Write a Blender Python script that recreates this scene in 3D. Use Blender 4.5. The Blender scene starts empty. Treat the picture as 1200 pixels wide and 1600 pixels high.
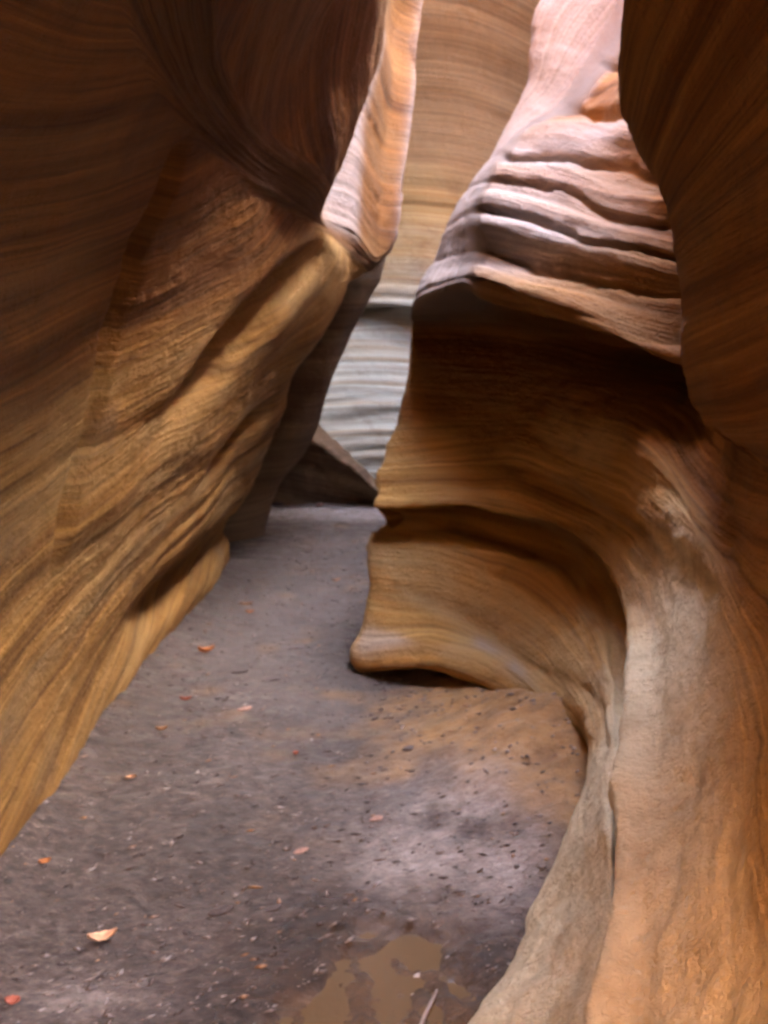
import bpy, math, random
import numpy as np
from mathutils import Vector

# ------------------------------------------------------------------ camera, sky, sun, exposure
scene = bpy.context.scene
CAM_Z = 1.5
PITCH = math.radians(10.0)
F_PX = 1400.0                      # focal length in photograph pixels (1200 x 1600)
cam_data = bpy.data.cameras.new('camera')
cam = bpy.data.objects.new('camera', cam_data)
scene.collection.objects.link(cam)
cam.location = (0, 0, CAM_Z)
cam.rotation_euler = (math.radians(90) - PITCH, 0, 0)
cam_data.sensor_fit = 'HORIZONTAL'
cam_data.sensor_width = 36.0
cam_data.lens = 36.0 * F_PX / 1200.0
cam_data.clip_start = 0.02
cam_data.clip_end = 500
cam_data.dof.use_dof = True        # the photograph missed its focus: the lens is set too near
cam_data.dof.focus_distance = 0.55
cam_data.dof.aperture_fstop = 18.0
scene.camera = cam
scene.render.resolution_x, scene.render.resolution_y = 768, 1024

SUN_ELEV, SUN_AZ = math.radians(44), math.radians(80)     # azimuth from +Y towards +X
world = bpy.data.worlds.new('World')
scene.world = world
world.use_nodes = True
wn = world.node_tree
sky = wn.nodes.new('ShaderNodeTexSky')
sky.sky_type = 'NISHITA'
sky.sun_disc = False
sky.sun_elevation = SUN_ELEV
sky.sun_rotation = SUN_AZ
sky.ozone_density = 0.3
sky.dust_density = 4.0
sky.air_density = 0.8
bg = wn.nodes['Background']
bg.inputs['Strength'].default_value = 0.15
wn.links.new(sky.outputs['Color'], bg.inputs['Color'])
sd = bpy.data.lights.new('sun', 'SUN')
sd.energy = 2.5
sd.angle = math.radians(0.5)
sd.color = (1.0, 0.95, 0.87)
sun = bpy.data.objects.new('sun', sd)
scene.collection.objects.link(sun)
d = Vector((math.sin(SUN_AZ) * math.cos(SUN_ELEV), math.cos(SUN_AZ) * math.cos(SUN_ELEV), math.sin(SUN_ELEV)))
sun.rotation_euler = d.to_track_quat('Z', 'Y').to_euler()

scene.view_settings.view_transform = 'Standard'
scene.view_settings.look = 'None'
scene.view_settings.gamma = 1.0
scene.view_settings.use_curve_mapping = False
scene.view_settings.exposure = 6.8
scene.cycles.max_bounces = 10
scene.cycles.diffuse_bounces = 2
scene.cycles.glossy_bounces = 3
scene.cycles.use_denoising = True
scene.cycles.sample_clamp_indirect = 6.0

random.seed(7)
rng = np.random.default_rng(11)
CP, SP = math.cos(PITCH), math.sin(PITCH)

# ------------------------------------------------------------------ measuring the place
def ray(u, v):
    a, b = (u - 600.0) / F_PX, (800.0 - v) / F_PX
    return a, CP + b * SP, -SP + b * CP
def PY(u, v, y):                   # the world point seen at (u, v) whose distance along the canyon is y
    a, b, c = ray(u, v); t = y / b
    return (a * t, y, CAM_Z + c * t)
def PZ(u, v, z):                   # the world point seen at (u, v) whose height is z
    a, b, c = ray(u, v); t = (z - CAM_Z) / c
    return (a * t, b * t, z)

# ------------------------------------------------------------------ numpy noise
def _hash(ix, iy, iz):
    h = (ix * 374761393 + iy * 668265263 + iz * 2147483647 + 1013904223) & 0xffffffff
    h = ((h ^ (h >> 13)) * 1274126177) & 0xffffffff
    h = (h ^ (h >> 16)) & 0xffffffff
    return h / 4294967295.0 * 2 - 1
def noise(x, y, z):
    x, y, z = np.broadcast_arrays(x, y, z)
    fx, fy, fz = np.floor(x), np.floor(y), np.floor(z)
    ix, iy, iz = fx.astype(np.int64), fy.astype(np.int64), fz.astype(np.int64)
    tx, ty, tz = x - fx, y - fy, z - fz
    tx, ty, tz = [t * t * t * (t * (t * 6 - 15) + 10) for t in (tx, ty, tz)]
    def L(a, b, t): return a + (b - a) * t
    return L(L(L(_hash(ix, iy, iz), _hash(ix + 1, iy, iz), tx), L(_hash(ix, iy + 1, iz), _hash(ix + 1, iy + 1, iz), tx), ty),
             L(L(_hash(ix, iy, iz + 1), _hash(ix + 1, iy, iz + 1), tx), L(_hash(ix, iy + 1, iz + 1), _hash(ix + 1, iy + 1, iz + 1), tx), ty), tz)
def fbm(x, y, z, n=4, g=0.5):
    r, a, f, s = 0, 1.0, 1.0, 0
    for k in range(n):
        r = r + a * noise(x * f + 17.3 * k, y * f - 9.1 * k, z * f + 4.7 * k); s += a; a *= g; f *= 2.03
    return r / s
def smooth(a, b, x):
    t = np.clip((x - a) / (b - a), 0, 1); return t * t * (3 - 2 * t)

# ------------------------------------------------------------------ surfaces from contour lines
def cr(P, k):
    """Catmull-Rom along axis 0; k subdivisions for each span (an int or a list)."""
    n = P.shape[0]
    ks = [k] * (n - 1) if isinstance(k, int) else k
    E = np.concatenate([2 * P[:1] - P[1:2], P, 2 * P[-1:] - P[-2:-1]])
    out = []
    for i in range(n - 1):
        p0, p1, p2, p3 = E[i], E[i + 1], E[i + 2], E[i + 3]
        # limit the tangents so that short spans next to long ones do not overshoot
        L = np.linalg.norm(p2 - p1, axis=-1, keepdims=True)[..., :]
        m1, m2 = (p2 - p0) / 2, (p3 - p1) / 2
        for_m = lambda m: m * np.minimum(1, 1.6 * L / (np.linalg.norm(m, axis=-1, keepdims=True) + 1e-9))
        m1, m2 = for_m(m1), for_m(m2)
        t = (np.arange(ks[i]) / ks[i]).reshape((-1,) + (1,) * (P.ndim - 1))
        out.append((2*t**3 - 3*t**2 + 1) * p1 + (t**3 - 2*t**2 + t) * m1 + (-2*t**3 + 3*t**2) * p2 + (t**3 - t**2) * m2)
    out.append(P[-1:])
    return np.concatenate(out)
def surface(ctrl, kr, kc):
    A = cr(np.array(ctrl, float), kr)
    return np.swapaxes(cr(np.swapaxes(A, 0, 1), kc), 0, 1)
def lin(vals, k):
    ks = [k] * (len(vals) - 1) if isinstance(k, int) else k
    out = []
    for i in range(len(vals) - 1):
        out += [vals[i] + (vals[i + 1] - vals[i]) * j / ks[i] for j in range(ks[i])]
    return np.array(out + [vals[-1]])
def normals(P):
    du, dv = np.gradient(P, axis=1), np.gradient(P, axis=0)
    n = np.cross(du, dv); n /= np.linalg.norm(n, axis=-1, keepdims=True) + 1e-9
    return n
def mesh_grid(name, P, mat, attrs=None):
    R, C = P.shape[:2]
    me = bpy.data.meshes.new(name)
    me.vertices.add(R * C)
    me.vertices.foreach_set('co', P.astype(np.float32).reshape(-1))
    i = (np.arange(R - 1)[:, None] * C + np.arange(C - 1)[None, :]).reshape(-1)
    q = np.stack([i, i + 1, i + C + 1, i + C], 1)
    me.loops.add(q.size); me.loops.foreach_set('vertex_index', q.reshape(-1).astype(np.int32))
    me.polygons.add(len(q)); me.polygons.foreach_set('loop_start', (np.arange(len(q)) * 4).astype(np.int32))
    me.polygons.foreach_set('loop_total', np.full(len(q), 4, np.int32))
    me.update(calc_edges=True); me.validate()
    me.polygons.foreach_set('use_smooth', np.ones(len(me.polygons), bool))
    for k, a in (attrs or {}).items():
        at = me.attributes.new(k, 'FLOAT', 'POINT'); at.data.foreach_set('value', a.astype(np.float32).reshape(-1))
    me.materials.append(mat)
    o = bpy.data.objects.new(name, me); scene.collection.objects.link(o)
    return o
def tag(o, label=None, cat=None, group=None, kind=None):
    kind = kind or 'thing'
    if label: o['label'] = label
    if cat: o['category'] = cat
    if group: o['group'] = group
    if kind: o['kind'] = kind
    return o

# ------------------------------------------------------------------ materials
def new_mat(name):
    m = bpy.data.materials.new(name); m.use_nodes = True
    return m, m.node_tree.nodes, m.node_tree.links, m.node_tree.nodes['Principled BSDF']
def ramp(n, stops):
    r = n.new('ShaderNodeValToRGB'); e = r.color_ramp.elements
    while len(e) < len(stops): e.new(0.5)
    for el, (p, c) in zip(e, stops):
        el.position = p; el.color = tuple(c) + (1,)
    return r
def rock_mat(name, stops, grey=(0.40, 0.29, 0.15), grey_amt=0.5, band=9.0, fine=60.0, bump=0.85, varnish=0.5, rough=0.85):
    """Sandstone: beds coloured along the 'strata' attribute, finer laminae, grey-green beds, dark mineral streaks."""
    m, n, l, b = new_mat(name)
    at = n.new('ShaderNodeAttribute'); at.attribute_name = 'strata'
    geo = n.new('ShaderNodeNewGeometry')
    def vec(ks, kp):
        mp = n.new('ShaderNodeVectorMath'); mp.operation = 'SCALE'; mp.inputs['Scale'].default_value = kp
        l.new(geo.outputs['Position'], mp.inputs[0])
        sx = n.new('ShaderNodeMath'); sx.operation = 'MULTIPLY'; sx.inputs[1].default_value = ks
        l.new(at.outputs['Fac'], sx.inputs[0])
        cx = n.new('ShaderNodeCombineXYZ'); l.new(sx.outputs[0], cx.inputs['X'])
        ad = n.new('ShaderNodeVectorMath'); ad.operation = 'ADD'
        l.new(mp.outputs[0], ad.inputs[0]); l.new(cx.outputs[0], ad.inputs[1])
        return ad
    def nz(v, sc, det, ro=0.55):
        t = n.new('ShaderNodeTexNoise'); t.inputs['Scale'].default_value = sc
        t.inputs['Detail'].default_value = det; t.inputs['Roughness'].default_value = ro
        l.new(v.outputs[0], t.inputs['Vector']); return t
    bands = nz(vec(band, 0.35), 1.0, 4)
    r = ramp(n, stops); l.new(bands.outputs['Fac'], r.inputs['Fac'])
    lam = nz(vec(fine, 0.8), 1.0, 3, 0.6)
    r2 = ramp(n, [(0.32, (0.5, 0.47, 0.44)), (0.48, (.95, .95, .95)), (.58, (1.05, 1.05, 1.05)), (0.68, (1.55, 1.6, 1.6))]); l.new(lam.outputs['Fac'], r2.inputs['Fac'])
    mx = n.new('ShaderNodeMix'); mx.data_type = 'RGBA'; mx.blend_type = 'MULTIPLY'; mx.inputs['Factor'].default_value = 0.8
    l.new(r.outputs['Color'], mx.inputs['A']); l.new(r2.outputs['Color'], mx.inputs['B'])
    gz = nz(vec(4.0, 0.9), 1.0, 3)
    rg = ramp(n, [(0.48, (0, 0, 0)), (0.62, (grey_amt,) * 3)]); l.new(gz.outputs['Fac'], rg.inputs['Fac'])
    mg = n.new('ShaderNodeMix'); mg.data_type = 'RGBA'; l.new(rg.outputs['Color'], mg.inputs['Factor'])
    l.new(mx.outputs['Result'], mg.inputs['A']); mg.inputs['B'].default_value = grey + (1,)
    # blotches of dark mineral stain
    st = nz(vec(1.5, 2.2), 1.0, 5, 0.65)
    rs = ramp(n, [(0.56, (0, 0, 0)), (0.72, (varnish,) * 3)]); l.new(st.outputs['Fac'], rs.inputs['Fac'])
    ms = n.new('ShaderNodeMix'); ms.data_type = 'RGBA'; l.new(rs.outputs['Color'], ms.inputs['Factor'])
    l.new(mg.outputs['Result'], ms.inputs['A']); ms.inputs['B'].default_value = (0.13, 0.075, 0.04, 1)
    ab = n.new('ShaderNodeAttribute'); ab.attribute_name = 'skylit_pale'  # pale tint that paints skylight onto the rock colour
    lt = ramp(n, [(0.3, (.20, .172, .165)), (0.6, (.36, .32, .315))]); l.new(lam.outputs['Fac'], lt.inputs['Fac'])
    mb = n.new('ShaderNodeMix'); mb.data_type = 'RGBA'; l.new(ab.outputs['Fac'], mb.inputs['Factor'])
    ad2 = n.new('ShaderNodeAttribute'); ad2.attribute_name = 'upper_shade'       # shade of overhangs and hollow put into the colour, following the beds
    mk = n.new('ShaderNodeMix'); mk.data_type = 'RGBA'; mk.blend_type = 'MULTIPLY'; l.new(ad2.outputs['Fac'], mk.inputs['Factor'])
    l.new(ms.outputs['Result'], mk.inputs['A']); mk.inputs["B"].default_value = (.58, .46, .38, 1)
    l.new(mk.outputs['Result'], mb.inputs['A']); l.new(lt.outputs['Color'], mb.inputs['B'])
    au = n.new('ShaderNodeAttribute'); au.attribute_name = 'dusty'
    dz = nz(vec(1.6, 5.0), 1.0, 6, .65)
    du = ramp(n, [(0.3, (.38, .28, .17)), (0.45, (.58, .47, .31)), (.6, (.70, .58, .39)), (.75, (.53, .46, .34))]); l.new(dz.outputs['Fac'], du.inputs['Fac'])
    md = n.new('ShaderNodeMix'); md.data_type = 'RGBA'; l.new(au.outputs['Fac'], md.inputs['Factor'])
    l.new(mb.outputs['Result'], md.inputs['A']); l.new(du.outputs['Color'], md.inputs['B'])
    l.new(md.outputs['Result'], b.inputs['Base Color'])
    b.inputs['Roughness'].default_value = rough
    b.inputs['Specular IOR Level'].default_value = 0.25
    g = nz(vec(0, 60.0), 1.0, 5, 0.7)
    l2 = nz(vec(90.0, 3.0), 1.0, 4, 0.6)
    ql = n.new('ShaderNodeMath'); ql.operation = 'MULTIPLY_ADD'; l.new(au.outputs['Fac'], ql.inputs[0]); ql.inputs[1].default_value = -.9; ql.inputs[2].default_value = 1
    qm = n.new('ShaderNodeMath'); qm.operation = 'MULTIPLY'; l.new(l2.outputs['Fac'], qm.inputs[0]); l.new(ql.outputs[0], qm.inputs[1])
    g3 = nz(vec(0, 14.0), 1.0, 5, .6)
    s0 = n.new('ShaderNodeMath'); s0.operation = 'ADD'; l.new(g.outputs['Fac'], s0.inputs[0]); l.new(g3.outputs['Fac'], s0.inputs[1])
    sm = n.new('ShaderNodeMath'); sm.operation = 'ADD'; l.new(s0.outputs[0], sm.inputs[0]); l.new(qm.outputs[0], sm.inputs[1])
    bp = n.new('ShaderNodeBump'); bp.inputs['Strength'].default_value = bump; bp.inputs['Distance'].default_value = 0.02
    l.new(sm.outputs[0], bp.inputs['Height']); l.new(bp.outputs[0], b.inputs['Normal'])
    return m
TAN = [(0.25, (0.19, 0.086, 0.02)), (0.42, (0.32, 0.158, 0.04)), (0.55, (0.42, 0.232, 0.07)), (0.7, (0.26, 0.12, 0.028))]
RED = [(0.25, (0.13, 0.056, 0.012)), (0.42, (0.22, 0.103, 0.023)), (0.55, (0.34, 0.172, 0.045)), (0.7, (0.18, 0.080, 0.017))]
PALE = [(0.25, (0.22, 0.17, 0.12)), (0.4, (0.36, 0.31, 0.24)), (0.52, (0.44, 0.41, 0.33)), (0.64, (0.37, 0.27, 0.17)), (0.75, (0.33, 0.30, 0.25))]
M_right = rock_mat('sandstone_tan', TAN)
M_left = rock_mat('sandstone_red', RED, grey=(0.36, 0.235, 0.10), grey_amt=0.4)
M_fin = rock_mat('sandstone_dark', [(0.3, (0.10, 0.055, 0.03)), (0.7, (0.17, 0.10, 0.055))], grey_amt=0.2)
M_back = rock_mat('sandstone_pale', PALE, grey=(0.4, 0.42, 0.4), grey_amt=0.6, band=7.0, fine=40)
M_backtan = M_back

# ------------------------------------------------------------------ right canyon wall
BX = {-.15: .02, 0: .02, .12: .08, .27: .16, .5: .3, .53: .38, .65: .38, .82: .5, 1.0: .62, 1.2: .74, 1.5: .9, 1.6: .88, 1.8: .85, 2.1: .8, 2.4: .75, 2.6: .75, 3.0: .8, 4: 1.1, 5.5: 1.8, 7: 2.5}
def back_cols(z):
    x = BX[z]
    wide = .9 * max(0, z - 1.3) / 2     # unseen opening behind the camera, widened to let skylight in
    near = {1.5: .66, 1.6: .6, 1.8: .55, 2.1: .5, 2.4: .42, 2.6: .4, 3.0: .4, 4: .6, 5.5: .7, 7: .9}.get(z, x)  # unseen near rock drawn inward as a roof to keep the overhang dark
    return [(x + 2.2 + .3 * wide, -3.6, z), (x + .1 + wide, -.05, z), (near - .02, .5, z)]
def hid(p, dx=0.35, dy=0.5):
    return [(p[0] + dx, p[1] + dy, p[2]), (p[0] + dx + .8, p[1] + dy + 2.2, p[2]), (p[0] + 5.5, p[1] + dy + 5.0, p[2])]  # unseen flank, shaped to close the far chamber against the sun
def Rrow(z, c3, c4, c5, c6, c7, c8, c9, c10, dx=.35, dy=.5):
    return back_cols(z) + [c3, c4, c5, c6, c7, c8, c9, c10] + hid(c10, dx, dy)
foot = [PZ(700, 1700, 0), PZ(790, 1500, 0), PZ(840, 1380, 0), PZ(885, 1290, 0), PZ(900, 1225, 0), PZ(860, 1140, 0), PZ(740, 1055, 0), PZ(600, 1040, 0)]
Rc = [
 Rrow(-.15, *[(p[0], p[1], -.15) for p in foot]),
 Rrow(0, *foot),
 Rrow(.12, PZ(720, 1700, .12), PZ(815, 1480, .12), PZ(862, 1350, .12), PZ(905, 1250, .13), PZ(912, 1165, .14), PZ(830, 1105, .13), PZ(690, 1048, .12), PY(553, 1048, 4.12)),
 Rrow(.27, PZ(850, 1700, .28), PZ(880, 1500, .28), PZ(905, 1330, .28), PZ(925, 1200, .3), PZ(905, 1095, .3), PY(800, 1005, 3.78), PY(680, 960, 4.17), PY(576, 955, 4.37)),
 Rrow(.5, PZ(945, 1720, .45), PZ(946, 1500, .45), PZ(948, 1300, .45), PZ(952, 1130, .45), PZ(928, 1000, .47), PY(840, 905, 3.95), PY(700, 852, 4.4), PY(580, 850, 4.6)),
 Rrow(.53, PZ(967, 1700, .46), PZ(967, 1480, .46), PZ(971, 1270, .46), PZ(972, 1075, .47), PY(945, 955, 3.42), PY(860, 862, 4.25), PY(720, 824, 4.72), PY(592, 822, 4.75)),
 Rrow(.65, PZ(992, 1720, .56), PZ(988, 1480, .56), PZ(990, 1270, .57), PZ(992, 1060, .58), PY(965, 928, 3.25), PY(880, 832, 3.9), PY(740, 795, 4.3), PY(583, 795, 4.55)),
 Rrow(.82, PZ(1120, 1700, .66), PZ(1100, 1480, .68), PZ(1085, 1250, .72), PZ(1070, 1020, .75), PY(1030, 880, 2.95), PY(920, 790, 3.9), PY(770, 740, 4.4), PY(590, 755, 4.68)),
 Rrow(1.0, PZ(1330, 1700, .8), PZ(1280, 1450, .83), PZ(1220, 1200, .88), PZ(1165, 980, .93), PZ(1100, 855, 1.0), PY(980, 750, 3.35), PY(800, 680, 4.65), PY(605, 700, 4.87)),
 Rrow(1.2, (.64, .9, 1.05), (.74, 1.25, 1.08), (.86, 1.5, 1.15), PY(1160, 830, 2.1), PY(1095, 770, 2.75), PY(985, 650, 3.5), PY(810, 600, 4.95), PY(638, 600, 5.08)),
 Rrow(1.5, (.74, .9, 1.4), (.84, 1.5, 1.4), PY(1095, 670, 2.5), (1.0, 2.6, 1.4), (1.16, 3.05, 1.45), (1.38, 4.15, 1.5), PY(780, 510, 5.25), PY(642, 510, 5.15)),
 Rrow(1.6, (.69, .9, 1.6), (.80, 1.5, 1.6), PY(1067, 575, 2.6), PY(1090, 570, 3.1), PY(970, 528, 3.3), PY(850, 480, 3.75), PY(735, 447, 4.3), PY(643, 485, 4.9)),
 Rrow(1.8, (.62, .9, 1.8), (.76, 1.5, 1.8), PY(1055, 430, 2.55), PY(1110, 470, 3.1), PY(985, 450, 3.42), PY(870, 415, 3.9), PY(745, 392, 4.38), PY(668, 420, 4.95)),
 Rrow(2.1, (.56, .9, 2.1), (.66, 1.5, 2.1), PY(1035, 310, 2.5), PY(1110, 380, 3.1), PY(985, 360, 3.65), PY(865, 320, 4.2), PY(755, 305, 4.55), PY(715, 335, 5.05)),
 Rrow(2.4, (.45, .9, 2.35), (.55, 1.5, 2.35), PY(985, 200, 2.45), PY(1090, 260, 3.1), PY(990, 250, 3.95), PY(875, 222, 4.55), PY(795, 222, 4.8), PY(765, 250, 5.2)),
 Rrow(2.6, (.42, .9, 2.55), (.46, 1.5, 2.55), PY(970, 110, 2.4), PY(1070, 120, 3.2), PY(1015, 130, 4.15), PY(955, 128, 4.8), PY(905, 145, 5.0), PY(822, 120, 5.38)),
 Rrow(3.0, (.4, .9, 2.9), (.5, 1.5, 2.9), PY(1012, 0, 2.4), PY(1110, -30, 3.2), PY(1090, -25, 4.3), PY(1060, -20, 4.9), PY(1005, -10, 5.2), PY(850, -10, 5.55)),
 Rrow(4, (.45, .8, 3.8), (.55, 1.5, 3.8), (.65, 2.3, 3.8), (1.15, 3.1, 4), (1.5, 3.9, 4), (1.6, 4.4, 4), (1.6, 5.0, 4.1), (1.5, 6.0, 4.3)),
 Rrow(5.5, (.7, .8, 5.5), (.7, 1.6, 5.5), (.75, 2.4, 5.5), (1.9, 3.0, 5.5), (2.3, 3.9, 5.5), (2.2, 4.6, 5.5), (1.75, 5.2, 5.5), (1.6, 6.1, 5.6)),
 Rrow(7, (.9, .8, 7), (.9, 1.6, 7), (.8, 2.4, 7), (3.0, 2.9, 7), (3.5, 3.9, 7), (3.0, 4.7, 7), (2.0, 5.3, 7), (1.8, 6.2, 7)),
]
Rc.append([(x + 5, y, 7.4) for x, y, z in Rc[-1]])
Rs = [-.15, 0, .12, .28, .45, .5, .58, .78, 1.0, 1.2, 1.5, 1.62, 1.85, 2.15, 2.45, 2.65, 3.0, 4, 5.5, 7, 7.4]
Rs[-3:] = [5.5, 7, 7.4]
kr = [6, 14, 18, 22, 10, 12, 24, 26, 26, 28, 14, 26, 30, 30, 24, 26, 16, 14, 12, 6]
kc = [12, 16, 16, 30, 34, 34, 30, 34, 40, 40, 20, 14, 8]
P = surface(Rc, kr, kc)
S = np.repeat(lin(Rs, kr)[:, None], P.shape[1], 1)
S = S + 0.03 * fbm(P[..., 0] * .9, P[..., 1] * .9, P[..., 2] * .6, 3)
N = normals(P)
if N[P.shape[0] // 3, P.shape[1] // 2, 0] > 0: N = -N
X, Y, Z = P[..., 0], P[..., 1], P[..., 2]
def ribs(s, x, y, z, f, seed=0):
    """rounded ledges with sharp recesses between them, varying slowly along the wall"""
    w = noise(x * .8 + seed, y * .8, z * .3) * .6
    a = noise(s * f + w, x * .25 + seed, y * .25)
    return (1 - np.abs(a) * 2.2)
front = smooth(2.9, 3.6, Y)
colp = lin(list(range(14)), kc)[None, :] * np.ones_like(X)     # place along the wall: 9 is the crest, 10 the far edge
high = smooth(1.6, 1.8, Z) * (1 - smooth(3.0, 3.6, Z)) * front * (1 - .93 * smooth(8.75, 9.15, colp))
amp = 0.012 + 0.045 * high
nl = fbm(X * 1.1 + 5, Y * 1.1, Z * 1.1, 3)
nb0 = fbm(X * 5, Y * 5, Z * 5, 3)
D = amp * np.clip(-ribs(S, X, Y, Z, 5.5, 3.1), -1, .6) + (0.004 + 0.018 * high) * fbm(S * 16, X * 1.2, Y * 1.2, 3)
cre = 1 - np.abs((((S + .09 * nl + .03 * nb0) * 5.6) % 1) - .5) * 2            # 1 in the crevice between two ribs
D -= high * (.10 * smooth(.7, 1.0, cre) * (.35 + .65 * smooth(-.5, .3, noise(S * 1.3, X * 1.5, Y * 1.5))) - .03 * (1 - cre))
far_g = smooth(2.6, 3.4, Y)
D -= .065 * np.exp(-((S - .52) / .04) ** 2) * far_g + (.06 * np.exp(-((S - .50) / .03) ** 2) - .055 * np.exp(-((S - .585) / .04) ** 2)) * (1 - far_g)          # the long groove
D += .03 * np.exp(-((S - .17) / .04) ** 2) * smooth(2.9, 3.4, Y)                    # lip above the undercut foot
D += .032 * fbm(S * 5, X * 2.5, Y * 2.5, 4) * (1 - high) * (1 - smooth(1.3, 1.6, Z))
pit = noise(X * 9, Y * 5, Z * 9); D -= .008 * smooth(.6, .8, pit) * (1 - smooth(1.2, 1.5, Z)) * (1 - high)
D += 0.02 * fbm(X * 2.2, Y * 2.2, Z * 2.2, 4) + 0.003 * fbm(S * 45, X * 2, Y * 2, 2) + .004 * fbm(X * 14, Y * 14, Z * 14, 3) + .0035 * fbm(X * 38, Y * 38, Z * 38, 3)
P2 = P + N * D[..., None]
colp = lin(list(range(14)), kc)[None, :] * np.ones_like(X)     # place along the wall: 9 is the crest, 10 the far edge
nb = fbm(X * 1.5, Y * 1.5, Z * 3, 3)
sky_pale = smooth(8.7 + .0 * X, 9.1, colp + .15 * nb) * smooth(1.62, 1.75, Z) * .8  # skylight on the slope put into its colour
sky_pale = np.maximum(sky_pale, .55 * np.exp(-((S - .19 + .05 * nb) / .03) ** 2) * smooth(3.2, 3.7, Y) * smooth(-.4, .3, noise(X * 6, Y * 6, Z * 9)))
sky_pale = np.maximum(sky_pale, .8 * smooth(6.2, 8.2, colp + .8 * nb) * smooth(1.75, 2.0, Z) * (1 - smooth(2.5, 2.75, Z)) * (.5 + .5 * smooth(-.5, .3, noise(S * 7, X, Y))))
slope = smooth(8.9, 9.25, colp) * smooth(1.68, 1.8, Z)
S_bed = S.copy()
S = S * (1 - slope) + (colp * .9 + .25 * Z + .05 * nb) * slope                         # the planed-off face beds run along its crest
sky_pale = np.minimum(1, sky_pale * (1 - .3 * slope * smooth(2.2, 2.9, Z)))
right = mesh_grid('rock_wall', P2, M_right, {'strata': S, 'skylit_pale': sky_pale, 'upper_shade': smooth(1.0, 1.2, S_bed + .1 * nb), 'dusty': .85 * (1 - smooth(.8, 1.1, S_bed + .15 * nb)) * (1 - smooth(2.4, 3.3, Y + .4 * nb))})
tag(right, 'tan right wall with pale ribs above a dark hollow and a long curved groove', 'rock wall')

# ------------------------------------------------------------------ left canyon wall
def Lrow(a, b, c, d, e, f, g, h, i, j, k, l): return [a, b, c, d, e, f, g, h, i, j, k, l]
def Lz(z, xs, sil, fold=None, out=None, far=None):
    """xs: x at y = -6.5, -2.6, .2, 1.6, 2.6, 3.6, 4.6, 5.3; then silhouette, outer edge, hidden points"""
    ys = [-4.2, -.05, .55, 1.6, 2.6, 3.6, 4.6, 5.3]  # unseen first column bends round behind the camera to block rear light
    r = [(x, y, z) for x, y in zip(xs, ys)]
    fold = fold or (sil[0] - .12, sil[1] + .2, sil[2])
    out = out or (sil[0] - .35, sil[1] + .45, sil[2])
    return r + [sil, fold, out, (-3.5, 7.4, z)]
Lc = [
 Lz(-.15, [3.0, -1.0, -1.05, -1.08, -1.1, -1.16, -1.14, -1.1], (-1.12, 6.3, -.15)),
 Lz(0, [3.0, -1.0, -1.05, -1.08, -1.1, -1.16, -1.14, -1.1], (-1.12, 6.3, 0)),
 Lz(.14, [3.0, -1.0, -1.06, -1.09, -1.11, -1.15, -1.12, -1.08], (-1.1, 6.25, .14)),
 Lz(.3, [3.0, -1.02, -1.08, -1.1, -1.12, -1.15, -1.24, -1.2], (-1.13, 6.2, .3)),
 Lz(.5, [3.0, -1.02, -1.08, -1.1, -1.1, -1.08, -1.04, -1.0], (-1.0, 6.3, .5)),
 Lz(.8, [3.0, -1.0, -1.08, -1.12, -1.07, -1.0, -.93, -.9], PY(404, 730, 6.3)),
 Lz(1.1, [3.0, -1.0, -1.05, -1.08, -1.0, -.9, -.82, -.78], PY(437, 655, 6.2)),
 Lz(1.4, [3.0, -.98, -.85, -.97, -.93, -.8, -.7, -.64], PY(464, 585, 6.1)),
 Lz(1.7, [3.0, -.95, -.62, -.83, -.84, -.70, -.56, -.46], PY(508, 512, 6.0)),
 Lz(1.95, [3.0, -1.0, -.35, -.64, -.70, -.61, -.46, -.35], PY(537, 455, 5.9)),
 Lz(2.15, [3.0, -1.1, .0, -.45, -.58, -.54, -.42, -.30], PY(546, 405, 5.8), PY(566, 425, 6.2), (.0 - .22, 6.6, 2.1)),
 Lz(2.35, [3.0, -1.2, .32, -.2, -.44, -.45, -.26, -.14], PY(552, 360, 5.85), PY(585, 400, 6.3), PY(606, 370, 6.5)),  # from here up, near columns form an unseen roof added to block skylight
 Lz(2.6, [3.0, -1.2, .38, .1, -.2, -.28, -.14, -.06], PY(553, 300, 5.95), PY(590, 330, 6.45), PY(618, 300, 6.6)),
 Lz(3.0, [3.0, -1.2, .40, .36, .28, .02, 0.0, .03], PY(562, 200, 6.12), PY(598, 220, 6.75), PY(632, 205, 6.9)),
 Lz(3.5, [3.0, -1.2, .55, .55, .5, .15, -.15, .04], PY(590, 85, 6.4), PY(615, 100, 7.0), PY(643, 90, 7.2)),
 Lz(4.1, [3.0, -1.0, .65, .6, .55, -.05, -.25, -.0], PY(612, -30, 6.6), PY(625, -40, 7.2), PY(656, -40, 7.4)),
 Lz(5.5, [3.0, -.6, .65, .65, .5, -.35, -.4, .2], (.35, 6.1, 5.5), (.35, 6.4, 5.5), (.3, 6.7, 5.5)),
 Lz(7, [3.0, -.3, .65, .7, .5, -.5, -.5, .3], (.5, 6.1, 7), (.5, 6.4, 7), (.4, 6.8, 7)),
]
for k, p in {11: PY(495, 335, 5.55), 12: PY(492, 270, 5.72), 13: PY(508, 180, 5.95), 14: PY(540, 60, 6.25), 15: PY(572, -40, 6.4)}.items():
    Lc[k][7] = p                   # the ridge where the bulge turns up to the light
Lc.append([(x - 5, y, 7.4) for x, y, z in Lc[-1]])
krl = [6, 14, 18, 22, 28, 28, 28, 28, 24, 22, 18, 22, 28, 28, 24, 14, 12, 6]
kcl = [12, 16, 18, 30, 34, 36, 34, 30, 26, 20, 12]
P = surface(Lc, krl, kcl)
X, Y, Z = P[..., 0], P[..., 1], P[..., 2]
warp = 0.05 * fbm(X * .7, Y * .7, Z * .7, 3)
yl, zl = np.clip(Y, 0, 7) - 3, np.clip(Z, 0, 2.5) - .8
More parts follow.
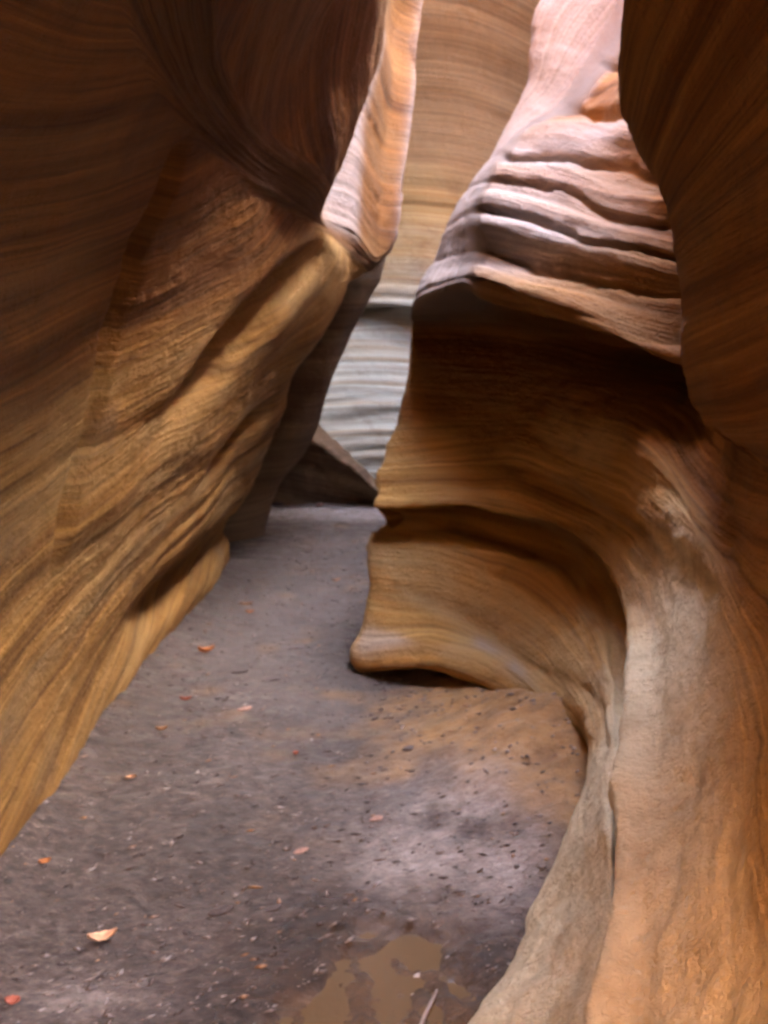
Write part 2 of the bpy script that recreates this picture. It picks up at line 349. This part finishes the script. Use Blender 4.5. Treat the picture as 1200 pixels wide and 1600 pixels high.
s_low = Z - 0.182 * yl + 0.064 * yl * zl + .01 * yl ** 2 - .195 * yl * zl ** 2 * .9 + warp
s_up = Z * .8 + 0.28 * (Y - 3) + warp + 3.3
up = smooth(10.0, 11.0, lin(list(range(len(Lc))), krl))[:, None] * np.ones_like(X)
S = s_low * (1 - up) + s_up * up
N = normals(P)
if N[P.shape[0] // 3, P.shape[1] // 2, 0] < 0: N = -N
D = 0.010 * np.clip(-ribs(S, X, Y * .6, Z, 5.5, 8.3), -1, .6) + 0.006 * fbm(S * 18, X, Y * .6, 3)
D += 0.035 * fbm(X * 1.3, Y * 1.3, Z * 1.3, 3) + 0.003 * fbm(S * 40, X * 2, Y * 2, 2) + .004 * fbm(X * 12, Y * 12, Z * 12, 3) + .003 * fbm(X * 36, Y * 36, Z * 36, 3)
# scoop hollow in the nose and the joint running down the wall
hx, hz = Y - 4.45, Z - 1.66
D -= 0.20 * np.exp(-((hx / .62) ** 2 + ((hz - .5 * hx) / .17) ** 2) ** 1.4) * (1 + .3 * noise(X * 5, Y * 5, Z * 5))
D += 0.04 * np.exp(-(((Y - 5.75) / .28) ** 2 + ((Z - 1.55) / .3) ** 2))
D -= 0.13 * np.exp(-(((Y - 5.1) / .4) ** 2 + ((Z - 1.0 - .3 * (Y - 5.1)) / .08) ** 2))
jy = 2.87 + .06 * (Z - 1.4) + .04 * noise(Z * 3, 0 * Z, 0 * Z) + .008 * noise(Z * 14, 0 * Z, 1 + 0 * Z)
jd = .75 + .35 * noise(Z * 2.2, 0 * Z, 3 + 0 * Z)
D -= 0.05 * jd * smooth(jy - .09, jy - .03, Y) * (1 - smooth(jy - .02, jy + .03, Y)) * smooth(.75, 1.0, Z) * (1 - smooth(2.0, 2.2, Z))
D -= 0.02 * smooth(jy - .03, jy + .02, Y) * (1 - smooth(jy + .1, jy + .8, Y)) * smooth(.75, 1.0, Z) * (1 - smooth(2.0, 2.2, Z)) * -1
P2 = P + N * D[..., None]
colp = lin(list(range(12)), kcl)[None, :] * np.ones_like(X)
sky_pale = (.55 * (1 - smooth(8.0, 8.4, colp)) + .4 * np.exp(-((colp - 9.75) / .22) ** 2)) * smooth(6.9, 7.5, colp + .3 * fbm(X * 2, Y * 2, Z, 3)) * smooth(2.12, 2.3, Z + .1 * (Y - 5.8)) * smooth(10.4, 10.9, lin(list(range(len(Lc))), krl))[:, None]  # skylight along the bulge edge painted as a pale strip
left = mesh_grid('rock_wall', P2, M_left, {'strata': S, 'skylit_pale': sky_pale, 'upper_shade': smooth(1.3, 1.6, S + .1 * fbm(X * 2, Y * 2, Z * 2, 3))})
tag(left, 'brown left wall with slanting beds and an overhanging bulge edged in pink', 'rock wall')

# ------------------------------------------------------------------ dark fin behind the left wall
Fc = []
for z, sil in [(-.15, None), (0, None), (.4, None), (.75, PY(476, 685, 7.1)), (1.15, PY(500, 620, 7.1)), (1.65, PY(543, 520, 7.1)), (1.95, PY(570, 470, 7.1)), (2.3, PY(596, 405, 7.1)), (2.9, PY(590, 300, 7.1)), (3.6, PY(590, 170, 7.1)), (5, (-.1, 7.1, 5.0)), (7, (-.4, 7.1, 7))]:
    if sil is None:
        sx = {-.15: -1.02, 0: -1.02, .4: -.9}[z]
        sil = (sx, 7.3, z)
    Fc.append([(-2.9, 6.75, z), (sil[0] - 1.0, 6.8, z), (sil[0] - .4, 6.92, z), sil, (sil[0] - .06, 7.6, z), (sil[0] - .9, 9.0, z), (-3.5, 10.5, z)])
Fc.append([(x - 4, y, 7.4) for x, y, z in Fc[-1]])
krf = [6, 12, 12, 14, 16, 14, 14, 16, 16, 10, 10, 6]; kcf = [8, 20, 24, 16, 12, 8]
P = surface(Fc, krf, kcf); X, Y, Z = P[..., 0], P[..., 1], P[..., 2]
N = normals(P)
if N[P.shape[0] // 3, 20, 0] < 0: N = -N
S = Z - .1 * Y
D = .03 * fbm(X * 2, Y * 2, Z * 2, 3) + .012 * fbm(S * 12, X, Y, 3)
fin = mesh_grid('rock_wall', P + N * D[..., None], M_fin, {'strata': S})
tag(fin, 'dark rock fin leaning behind the edge of the brown left wall', 'rock wall')

# ------------------------------------------------------------------ far wall closing the view
xs = [-4.5, -2.5, -1.6, -1.0, -.5, 0, .5, 1.0, 1.6, 2.4, 4.0, 7.0]
Bc, Bs = [], [-.15, 0, .5, 1.0, 1.5, 1.78, 1.9, 2.0, 2.5, 3.2, 4.2, 5.5, 7.2]
By = [9.0, 9.05, 9.16, 9.34, 9.6, 9.74, 9.82, 9.74, 9.9, 10.15, 10.1, 9.4, 8.7]  # unseen top rows lean forward to narrow the sky opening
for z, y0 in zip(Bs, By):
    row = []
    for x in xs:
        dyy = -.28 * math.exp(-((x - .9) / 1.0) ** 2) * (z > 1.8) - .10 * abs(x + .6) ** 1.5 * (x < -.6)
        if z == 1.9: dyy -= .05 * smooth(-.1, .3, x)
        row.append((x, y0 + dyy + .03 * x * x * .3, z + .05 * x))
    Bc.append(row)
Bc.append([(x, y + 5, 7.6) for x, y, z in Bc[-1]])
Bs = Bs + [7.6]
krb = [4, 22, 22, 22, 14, 10, 10, 22, 26, 20, 14, 12, 6]; kcb = [6, 10, 20, 30, 30, 30, 30, 24, 16, 10, 8]
P = surface(Bc, krb, kcb); X, Y, Z = P[..., 0], P[..., 1], P[..., 2]
N = normals(P)
if N[P.shape[0] // 3, 60, 1] > 0: N = -N
S = Z - .05 * X + .10 * (X + .3) ** 2 * (Z < 9) + .03 * fbm(X, Y, Z, 3)
low = 1 - smooth(1.8, 2.3, Z)
D = (.02 + .03 * low) * np.clip(-ribs(S, X, Y, Z, 8.0, 1.7), -1, .7) - .16 * np.exp(-((Z - 1.85 - .1 * noise(X * 3, 0 * X, 0 * X)) / .07) ** 2) * smooth(-.5, .2, .1 - X) + .012 * fbm(S * 14, X, Y, 3) + .05 * fbm(X * .9, Y * .9, Z * .9, 3)
D += .004 * fbm(X * 9, Y * 9, Z * 9, 3)
def far_mat():
    m = rock_mat('sandstone_far', PALE, grey=(0.40, 0.40, 0.35), grey_amt=0.5, band=12.0, fine=60)
    n, l = m.node_tree.nodes, m.node_tree.links
    b = n['Principled BSDF']; src = b.inputs['Base Color'].links[0].from_socket
    at = n.new('ShaderNodeAttribute'); at.attribute_name = 'bed'
    mx = n.new('ShaderNodeMix'); mx.data_type = 'RGBA'; mx.blend_type = 'MULTIPLY'
    l.new(at.outputs['Fac'], mx.inputs['Factor']); l.new(src, mx.inputs['A']); mx.inputs['B'].default_value = (.85, .55, .26, 1)
    l.new(mx.outputs['Result'], b.inputs['Base Color'])
    return m
far = mesh_grid('rock_wall', P + N * D[..., None], far_mat(), {'strata': S, 'bed': smooth(1.6, 2.9, Z + .5 * fbm(X * 1.5, Y, Z * 2.5, 4)), 'skylit_pale': .9 * smooth(3.2, 3.9, Z + .5 * X + .5 * fbm(X, Y, Z, 4))})  # upper part painted paler for the skylight on it
tag(far, 'pale grey banded wall closing the far end of the gap, tan higher up', 'rock wall')

# ------------------------------------------------------------------ shaded slab at the foot of the far wall
def slab():
    # leaning slab: face undercut towards the viewer, sloping crest from upper left to lower right
    pts = []
    crest = [(-1.5, 1.25), (-1.1, 1.02), (-.72, .75), (-.5, .58), (-.28, .38), (-.1, .2), (.12, .05), (.3, -.05)]
    for x, zt in crest:
        yb, yt = 8.98, 8.62 + .0 * x
        pts.append([(x, yb - .02, -.1), (x, yb - .05, 0), (x, (yb + yt) / 2, zt * .5), (x, yt, zt * .93), (x, yt + .03, zt), (x, yt + .12, zt + .01), (x + .02, 9.3, zt - .02), (x + .02, 9.5, -.1)])
    return np.swapaxes(np.array(pts), 0, 1)
P = surface(slab(), [3, 12, 14, 4, 5, 8, 4], 12); X, Y, Z = P[..., 0], P[..., 1], P[..., 2]
P = P + np.stack([0 * X, .06 * fbm(X * 4, Y * 4, Z * 6, 5, .6), .07 * fbm(X * 4 + 9, Y * 4, Z * 4, 5, .6) * (Z > .1)], -1)
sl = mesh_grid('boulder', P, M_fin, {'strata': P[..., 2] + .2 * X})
tag(sl, 'dark wedge-shaped rock in shade at the foot of the pale far wall', 'boulder')

# ------------------------------------------------------------------ canyon floor
FOOT = [(-1.05, .5), (-1.08, 1.6), (-1.1, 2.6), (-1.16, 3.6), (-1.14, 4.6), (-1.1, 5.3), (-1.12, 6.3)]
FOOT_R = [p[:2] for p in foot]
def seg_dist(x, y, pts):
    d = np.full(np.shape(x), 9.0)
    for (ax, ay), (bx, by) in zip(pts[:-1], pts[1:]):
        t = np.clip(((x - ax) * (bx - ax) + (y - ay) * (by - ay)) / ((bx - ax) ** 2 + (by - ay) ** 2), 0, 1)
        d = np.minimum(d, np.hypot(x - ax - t * (bx - ax), y - ay - t * (by - ay)))
    return d
def banked(x, y):
    w = 1 + .6 * fbm(x * 5, y * 5, 0 * x + 9, 3)
    return .06 * w * np.exp(-seg_dist(x, y, FOOT) / .10) + .03 * w * np.exp(-seg_dist(x, y, FOOT_R[:6]) / .08)
def ground_h(x, y):
    return 0.03 * fbm(x * 1.1, y * 1.1, 0 * x + .5, 3) + 0.012 * fbm(x * 4, y * 4, 0 * x + 2.5, 4) + banked(x, y)
def talus(x, y):
    # brown sand banked up in the bay of the right wall
    cx, cy = .58, 3.2
    d2 = ((x - cx) / .44) ** 2 + ((y - cy) / .62) ** 2
    return (.20 + .05 * fbm(x * 6, y * 6, 0 * x + 3, 3)) * np.exp(-d2)
def floor_mat():
    m, n, l, b = new_mat('wet_sand')
    geo = n.new('ShaderNodeNewGeometry')
    mp = n.new('ShaderNodeMapping'); mp.inputs['Rotation'].default_value = (0, 0, math.radians(-58)); mp.inputs['Scale'].default_value = (1, 1.8, 1)
    l.new(geo.outputs['Position'], mp.inputs['Vector'])
    def nz(src, sc, det, ro=.6):
        t = n.new('ShaderNodeTexNoise'); t.inputs['Scale'].default_value = sc; t.inputs['Detail'].default_value = det; t.inputs['Roughness'].default_value = ro
        l.new(src, t.inputs['Vector']); return t
    a = nz(mp.outputs[0], 26, 6, .78)
    r = ramp(n, [(.32, (.015, .010, .008)), (.43, (.045, .031, .026)), (.54, (.078, .056, .045)), (.64, (.14, .105, .086)), (.74, (.30, .25, .225))])
    l.new(a.outputs['Fac'], r.inputs['Fac'])
    c = nz(geo.outputs['Position'], 1.3, 4)
    rc = ramp(n, [(.4, (.75, .7, .68)), (.62, (1.15, 1.1, 1.1))]); l.new(c.outputs['Fac'], rc.inputs['Fac'])
    mx = n.new('ShaderNodeMix'); mx.data_type = 'RGBA'; mx.blend_type = 'MULTIPLY'; mx.inputs['Factor'].default_value = 1
    l.new(r.outputs['Color'], mx.inputs['A']); l.new(rc.outputs['Color'], mx.inputs['B'])
    at = n.new('ShaderNodeAttribute'); at.attribute_name = 'tan_sand'
    at2 = n.new('ShaderNodeAttribute'); at2.attribute_name = 'pale_sand'
    ds = nz(mp.outputs[0], 9, 4)
    rd = ramp(n, [(.3, (.16, .08, .026)), (.7, (.36, .19, .07))]); l.new(ds.outputs['Fac'], rd.inputs['Fac'])
    m1 = n.new('ShaderNodeMix'); m1.data_type = 'RGBA'; l.new(at.outputs['Fac'], m1.inputs['Factor'])
    l.new(mx.outputs['Result'], m1.inputs['A']); l.new(rd.outputs['Color'], m1.inputs['B'])
    rp = ramp(n, [(.35, (.17, .13, .115)), (.65, (.42, .34, .30))]); l.new(a.outputs['Fac'], rp.inputs['Fac'])
    m2 = n.new('ShaderNodeMix'); m2.data_type = 'RGBA'; l.new(at2.outputs['Fac'], m2.inputs['Factor'])
    l.new(m1.outputs['Result'], m2.inputs['A']); l.new(rp.outputs['Color'], m2.inputs['B'])
    wa = n.new('ShaderNodeAttribute'); wa.attribute_name = 'wet'
    mw = n.new('ShaderNodeMix'); mw.data_type = 'RGBA'; mw.blend_type = 'MULTIPLY'; l.new(wa.outputs['Fac'], mw.inputs['Factor'])
    l.new(m2.outputs['Result'], mw.inputs['A']); mw.inputs['B'].default_value = (.62, .58, .55, 1)
    l.new(mw.outputs['Result'], b.inputs['Base Color'])
    rr = ramp(n, [(.4, (.35,) * 3), (.6, (.8,) * 3)]); w = nz(mp.outputs[0], 5, 4); l.new(w.outputs['Fac'], rr.inputs['Fac'])
    mr = n.new('ShaderNodeMix'); mr.data_type = 'FLOAT'; l.new(wa.outputs['Fac'], mr.inputs['Factor'])
    l.new(rr.outputs['Color'], mr.inputs['A']); mr.inputs['B'].default_value = .22
    l.new(mr.outputs['Result'], b.inputs['Roughness'])
    h = nz(mp.outputs[0], 45, 5, .7)
    bp = n.new('ShaderNodeBump'); bp.inputs['Strength'].default_value = .7; bp.inputs['Distance'].default_value = .02
    l.new(h.outputs['Fac'], bp.inputs['Height']); l.new(bp.outputs[0], b.inputs['Normal'])
    return m
gx = np.concatenate([np.linspace(-60, -2.2, 20)[:-1], np.linspace(-2.2, 2.0, 260), np.linspace(2.0, 60, 20)[1:]])
gy = np.concatenate([np.linspace(-60, .8, 24)[:-1], np.linspace(.8, 5, 420), np.linspace(5, 11, 160)[1:], np.linspace(11, 60, 16)[1:]])
GX, GY = np.meshgrid(gx, gy)
PUD = PZ(600, 1560, 0)
def pud_mask(x, y):
    # the shallow puddle: an uneven oval beside the camera's right
    dx, dy = x - PUD[0] - .06, y - PUD[1] + .05
    r = np.sqrt((dx / .30) ** 2 + (dy / .30) ** 2) + .75 * fbm(x * 5, y * 5, 0 * x + 7.7, 4)
    return 1 - smooth(.75, 1.1, r)
GZ = ground_h(GX, GY) + talus(GX, GY) - .035 * pud_mask(GX, GY) + .030 * pud_mask(GX, GY) * fbm(GX * 18 + GY * 9, GY * 16 - GX * 9, 0 * GX + 6, 4) + .006 * fbm(GX * 22 + GY * 10, GY * 26 - GX * 12, 0 * GX, 4, .65)
pp = PZ(700, 1330, 0)
pale = np.clip(np.exp(-(((GX - pp[0]) / .24) ** 2 + ((GY - pp[1]) / .32) ** 2)) * (1.2 + 1.8 * fbm(GX * 5, GY * 5, 0 * GX + 4, 4)), 0, 1) * .9
pe = PZ(500, 800, 0)
pale = np.maximum(pale, smooth(7.9, 8.4, GY + .0 * GX) * .55)
pq = PZ(130, 1555, 0)
pale = np.maximum(pale, .5 * np.exp(-(((GX - pq[0]) / .12) ** 2 + ((GY - pq[1]) / .05) ** 2)))
tans = smooth(.05, .5, talus(GX, GY) / .2 + .3 * fbm(GX * 5, GY * 5, 0 * GX, 3))
tans = np.maximum(tans, .35 * pud_mask(GX, GY))
wd = np.hypot((GX - PUD[0] - .02) / .62, (GY - PUD[1] + .02) / .55) + .5 * fbm(GX * 6, GY * 6, 0 * GX + 3.3, 4)
wet = (1 - smooth(.55, 1.0, wd)) * .9
floor = mesh_grid('ground', np.stack([GX, GY, GZ], -1), floor_mat(), {'tan_sand': tans, 'pale_sand': pale, 'wet': wet})
floor['kind'] = 'structure'

# puddle water
def water():
    m, n, l, b = new_mat('muddy_water')
    b.inputs['Base Color'].default_value = (.11, .07, .038, 1); b.inputs['Roughness'].default_value = .06
    b.inputs['IOR'].default_value = 1.33
    t = n.new('ShaderNodeTexNoise'); t.inputs['Scale'].default_value = 30; t.inputs['Detail'].default_value = 3
    bp = n.new('ShaderNodeBump'); bp.inputs['Strength'].default_value = .3; bp.inputs['Distance'].default_value = .006
    l.new(t.outputs['Fac'], bp.inputs['Height']); l.new(bp.outputs[0], b.inputs['Normal'])
    wx = np.linspace(PUD[0] - .4, PUD[0] + .42, 50); wy = np.linspace(PUD[1] - .5, PUD[1] + .4, 50)
    WX, WY = np.meshgrid(wx, wy)
    zc = float(np.mean(ground_h(WX, WY)[pud_mask(WX, WY) > .5])) - .034
    o = mesh_grid('water', np.stack([WX, WY, WX * 0 + zc], -1), m)
    o['kind'] = 'structure'
water()

# ------------------------------------------------------------------ leaves, stones, twigs and grit on the floor
def gz(x, y):
    x, y = np.array([float(x)]), np.array([float(y)])
    return float((ground_h(x, y) + talus(x, y) - .035 * pud_mask(x, y))[0])
def simple_mat(name, col, rough=.8, var=.35, sc=40):
    m, n, l, b = new_mat(name)
    tc = n.new('ShaderNodeTexCoord')
    t = n.new('ShaderNodeTexNoise'); t.inputs['Scale'].default_value = sc; t.inputs['Detail'].default_value = 4
    l.new(tc.outputs['Object'], t.inputs['Vector'])
    r = ramp(n, [(.3, tuple(c * (1 - var) for c in col)), (.7, tuple(min(1, c * (1 + var)) for c in col))])
    l.new(t.outputs['Fac'], r.inputs['Fac']); l.new(r.outputs['Color'], b.inputs['Base Color'])
    b.inputs['Roughness'].default_value = rough
    return m
def leaf_mesh(name, L, W, mat, seed):
    """a curled dry leaf with thickness, pointed at both ends, with a raised midrib"""
    r = random.Random(seed); nu, nv = 12, 7; top = []; bot = []
    curl, bend = r.uniform(.5, 1.3), r.uniform(.3, .9)
    for i in range(nu):
        u = i / (nu - 1); w = W * (math.sin(math.pi * u ** .85) ** .8) * (1 + .12 * math.sin(u * 21 + seed)) + .0004
        for j in range(nv):
            v = j / (nv - 1) * 2 - 1
            x = (u - .5) * L; y = v * w / 2
            z = curl * W * v * v * .5 + bend * L * (2 * u - 1) ** 2 * .25 + (.0006 if j == nv // 2 else 0)
            top.append((x, y, z + .0009)); bot.append((x, y, z))
    V = top + bot; n0 = nu * nv; F = []
    for i in range(nu - 1):
        for j in range(nv - 1):
            a = i * nv + j; F.append((a, a + nv, a + nv + 1, a + 1)); F.append((n0 + a, n0 + a + 1, n0 + a + nv + 1, n0 + a + nv))
    for i in range(nu - 1):
        a = i * nv; F.append((a, n0 + a, n0 + a + nv, a + nv)); a += nv - 1; F.append((a, a + nv, n0 + a + nv, n0 + a))
    for j in range(nv - 1):
        F.append((j, j + 1, n0 + j + 1, n0 + j)); a = (nu - 1) * nv + j; F.append((a, n0 + a, n0 + a + 1, a + 1))
    me = bpy.data.meshes.new(name); me.from_pydata(V, [], F); me.update()
    me.polygons.foreach_set('use_smooth', [True] * len(me.polygons)); me.materials.append(mat)
    return me
def stone_mesh(name, mat, seed, flat=.55):
    import bmesh
    bm = bmesh.new(); bmesh.ops.create_icosphere(bm, subdivisions=3, radius=1)
    P = np.array([v.co[:] for v in bm.verts])
    for k in range(9):               # knocked-off facets
        rr = np.random.default_rng(seed * 31 + k); nn = rr.normal(size=3); nn /= np.linalg.norm(nn); dd = rr.uniform(.55, .85)
        e = np.maximum(P @ nn - dd, 0); P -= e[:, None] * nn * .92
    P *= (1 + .08 * fbm(P[:, 0] * 2 + seed, P[:, 1] * 2, P[:, 2] * 2, 3))[:, None]
    P[:, 2] *= flat
    for v, p in zip(bm.verts, P): v.co = p
    for f in bm.faces: f.smooth = True
    me = bpy.data.meshes.new(name); bm.to_mesh(me); bm.free(); me.materials.append(mat)
    return me
def put(name, me, u, v, size, rot, label, cat, group=None, tilt=0, lift=0.0, sc=None):
    p = PZ(u, v, 0)
    for _ in range(3): p = PZ(u, v, gz(p[0], p[1]))
    o = bpy.data.objects.new(name, me); scene.collection.objects.link(o)
    o.location = (p[0], p[1], p[2] + lift); o.rotation_euler = (tilt, tilt * .6, rot)
    o.scale = sc or (size, size, size)
    return tag(o, label, cat, group)
L_or = simple_mat('leaf_orange', (.42, .14, .035)); L_tan = simple_mat('leaf_tan', (.38, .19, .09)); L_red = simple_mat('leaf_red', (.34, .09, .05)); L_pale = simple_mat('leaf_pale', (.60, .33, .19))
LG = 'dry leaves scattered on the canyon floor'
leaves = [
 (160, 1470, .075, .035, .45, L_pale, 'large pale peach leaf on the dark floor, nearest the lower left corner'),
 (322, 1020, .085, .03, .5, L_or, 'bright orange leaf near the foot of the left wall, the most vivid one'),
 (70, 1350, .035, .022, .5, L_or, 'small orange leaf close beside the foot of the left wall'),
 (204, 1218, .04, .02, .6, L_tan, 'tan leaf above the middle of the left part of the floor'),
 (252, 1142, .045, .018, .4, L_tan, 'tan leaf beside the left wall where the floor turns brown'),
 (290, 1095, .05, .016, .2, L_red, 'dull red leaf between the left wall and the open floor'),
 (385, 945, .08, .016, .35, L_tan, 'long thin tan leaf in the darker far part of the floor'),
 (390, 958, .05, .02, .35, L_or, 'short orange leaf just in front of the long thin tan one'),
 (525, 908, .07, .014, .7, L_pale, 'thin pale leaf in the middle of the floor, left of the rock nose'),
 (462, 1180, .022, .02, .4, L_red, 'pinkish red leaf in the middle of the open floor'),
 (20, 1570, .035, .025, .2, L_red, 'red leaf in the lower left corner'),
]
for k, (u, v, L, W, rot, m, lab) in enumerate(leaves):
    put('leaf', leaf_mesh('leaf', L, W, m, k + 1), u, v, 1, rot, lab, 'leaf', LG, tilt=.08, lift=.004)
S_dark = simple_mat('stone_dark', (.06, .04, .035), sc=3); S_pale = simple_mat('stone_pale', (.42, .35, .32), sc=3); S_red = simple_mat('stone_red', (.28, .15, .11), sc=3)
SG = 'small stones lying on the canyon floor'
stones = [
 (462, 1012, .035, S_dark, 'dark stone left of the rock nose, highest of the small dark ones'),
 (375, 1050, .028, S_dark, 'dark flat stone nearest the orange leaf'),
 (425, 1062, .03, S_dark, 'dark reddish stone right of the flat dark one, left of the rock nose'),
 (382, 1108, .024, S_red, 'dull red stone in the upper middle of the floor'),
 (345, 1424, .024, S_dark, 'dark stone left of the puddle'),
 (428, 1420, .018, S_dark, 'dark stone directly above the left end of the puddle'),
 (640, 1170, .022, S_dark, 'dark stone at the edge of the brown sand bank'),
 (655, 1525, .012, S_pale, 'small wet pale stone standing in the puddle'),
 (648, 1555, .010, S_pale, 'tiny grey stone in the puddle in front of the wet one'),
 (525, 938, .03, S_dark, 'small dark stone in the far part of the floor'),
 (590, 1280, .02, S_red, 'dull red stone between the sand bank and the middle of the floor'),
 (470, 1330, .018, S_red, 'red-brown stone in the middle of the near floor'),
]
for k, (u, v, r_, m, lab) in enumerate(stones):
    o = put('stone', stone_mesh('stone', m, k + 3), u, v, 1, k * 1.3, lab, 'stone', SG, sc=(r_ * 1.5, r_ * .8, r_ * .6), lift=r_ * .1)
    o.rotation_euler.z = .55
RG = 'rubble at the foot of the dark slab'
for k, (u, v, r_, m, lab) in enumerate([(432, 789, .07, S_dark, 'dark rubble block at the left foot of the far wedge-shaped rock'), (500, 790, .05, S_red, 'reddish rubble block at the middle foot of the far wedge-shaped rock'), (548, 788, .06, S_dark, 'dark rubble block beside the rock nose at the far end of the floor')]):
    o = put('stone', stone_mesh('stone', m, k + 40), u, v, 1, k * 1.3, lab, 'stone', RG, sc=(r_ * 1.6, r_, r_ * .7), lift=r_ * .2)
def stick(u0, v0, u1, v1, r0, lab):
    a, b = PZ(u0, v0, 0), PZ(u1, v1, 0); n = 14; V, F = [], []
    dx, dy = b[0] - a[0], b[1] - a[1]; L = math.hypot(dx, dy); px, py = -dy / L, dx / L
    for i in range(n):
        t = i / (n - 1); x, y = a[0] + dx * t, a[1] + dy * t; w = .0015 * math.sin(t * 5)
        x += px * w; y += py * w; z = gz(x, y) + .012; r = r0 * (1 - .5 * t)
        for k in range(7):
            th = k / 7 * 2 * math.pi; V.append((x + px * math.cos(th) * r, y + py * math.cos(th) * r, z + math.sin(th) * r))
    for i in range(n - 1):
        for k in range(7): F.append((i * 7 + k, i * 7 + (k + 1) % 7, (i + 1) * 7 + (k + 1) % 7, (i + 1) * 7 + k))
    F.append(tuple(range(7))); F.append(tuple((n - 1) * 7 + k for k in range(7)))
    me = bpy.data.meshes.new('stick'); me.from_pydata(V, [], F); me.update(); me.polygons.foreach_set('use_smooth', [True] * len(me.polygons))
    me.materials.append(simple_mat('dead_wood', (.24, .18, .15)))
    o = bpy.data.objects.new('stick', me); scene.collection.objects.link(o); tag(o, lab, 'stick')
stick(655, 1600, 682, 1535, .007, 'pale grey stick lying in the shallow puddle at the bottom edge')

def grit():
    """countless chips, grains and leaf crumbs washed over the floor, one mesh"""
    N = 15000
    y = 1.6 + 7.2 * rng.random(N) ** 1.7; x = -1.15 + 2.2 * rng.random(N)
    keep = (x < .55) | (y > 2.2); x, y = x[keep], y[keep]; N = len(x)
    keep = pud_mask(x, y) < .3; x, y = x[keep], y[keep]; N = len(x)
    z = ground_h(x, y) + talus(x, y)
    s = .0018 + .0085 * rng.random(N) ** 4
    base = np.array([(1, 0, 0), (0, 1, 0), (-1, 0, 0), (0, -1, 0), (0, 0, 1), (0, 0, -1)], float)
    fc = np.array([(0, 1, 4), (1, 2, 4), (2, 3, 4), (3, 0, 4), (1, 0, 5), (2, 1, 5), (3, 2, 5), (0, 3, 5)])
    B = base[None] * np.stack([s * (1.4 + rng.random(N)), s * (.5 + .5 * rng.random(N)), s * .5], 1)[:, None] * (.75 + .5 * rng.random((N, 6, 1)))
    th = .6 + .5 * rng.normal(size=N); c, q = np.cos(th)[:, None], np.sin(th)[:, None]
    V = np.stack([B[..., 0] * c - B[..., 1] * q, B[..., 0] * q + B[..., 1] * c, B[..., 2]], -1) + np.stack([x, y, z + s * .25], 1)[:, None]
    F = (fc[None] + (np.arange(N) * 6)[:, None, None]).reshape(-1, 3)
    me = bpy.data.meshes.new('gravel'); me.vertices.add(N * 6); me.vertices.foreach_set('co', V.reshape(-1).astype(np.float32))
    me.loops.add(F.size); me.loops.foreach_set('vertex_index', F.reshape(-1).astype(np.int32))
    me.polygons.add(len(F)); me.polygons.foreach_set('loop_start', (np.arange(len(F)) * 3).astype(np.int32)); me.polygons.foreach_set('loop_total', np.full(len(F), 3, np.int32))
    me.update(calc_edges=True); me.validate()
    at = me.attributes.new('tone', 'FLOAT', 'POINT'); at.data.foreach_set('value', np.repeat(rng.random(N), 6).astype(np.float32))
    m, n, l, b = new_mat('grit'); a = n.new('ShaderNodeAttribute'); a.attribute_name = 'tone'
    r = ramp(n, [(0, (.05, .035, .03)), (.45, (.12, .085, .072)), (.8, (.22, .17, .15)), (.93, (.36, .3, .28)), (.96, (.26, .13, .07)), (1, (.36, .2, .1))])
    l.new(a.outputs['Fac'], r.inputs['Fac']); l.new(r.outputs['Color'], b.inputs['Base Color']); b.inputs['Roughness'].default_value = .55
    me.materials.append(m)
    o = bpy.data.objects.new('gravel', me); scene.collection.objects.link(o); o['kind'] = 'stuff'
grit()
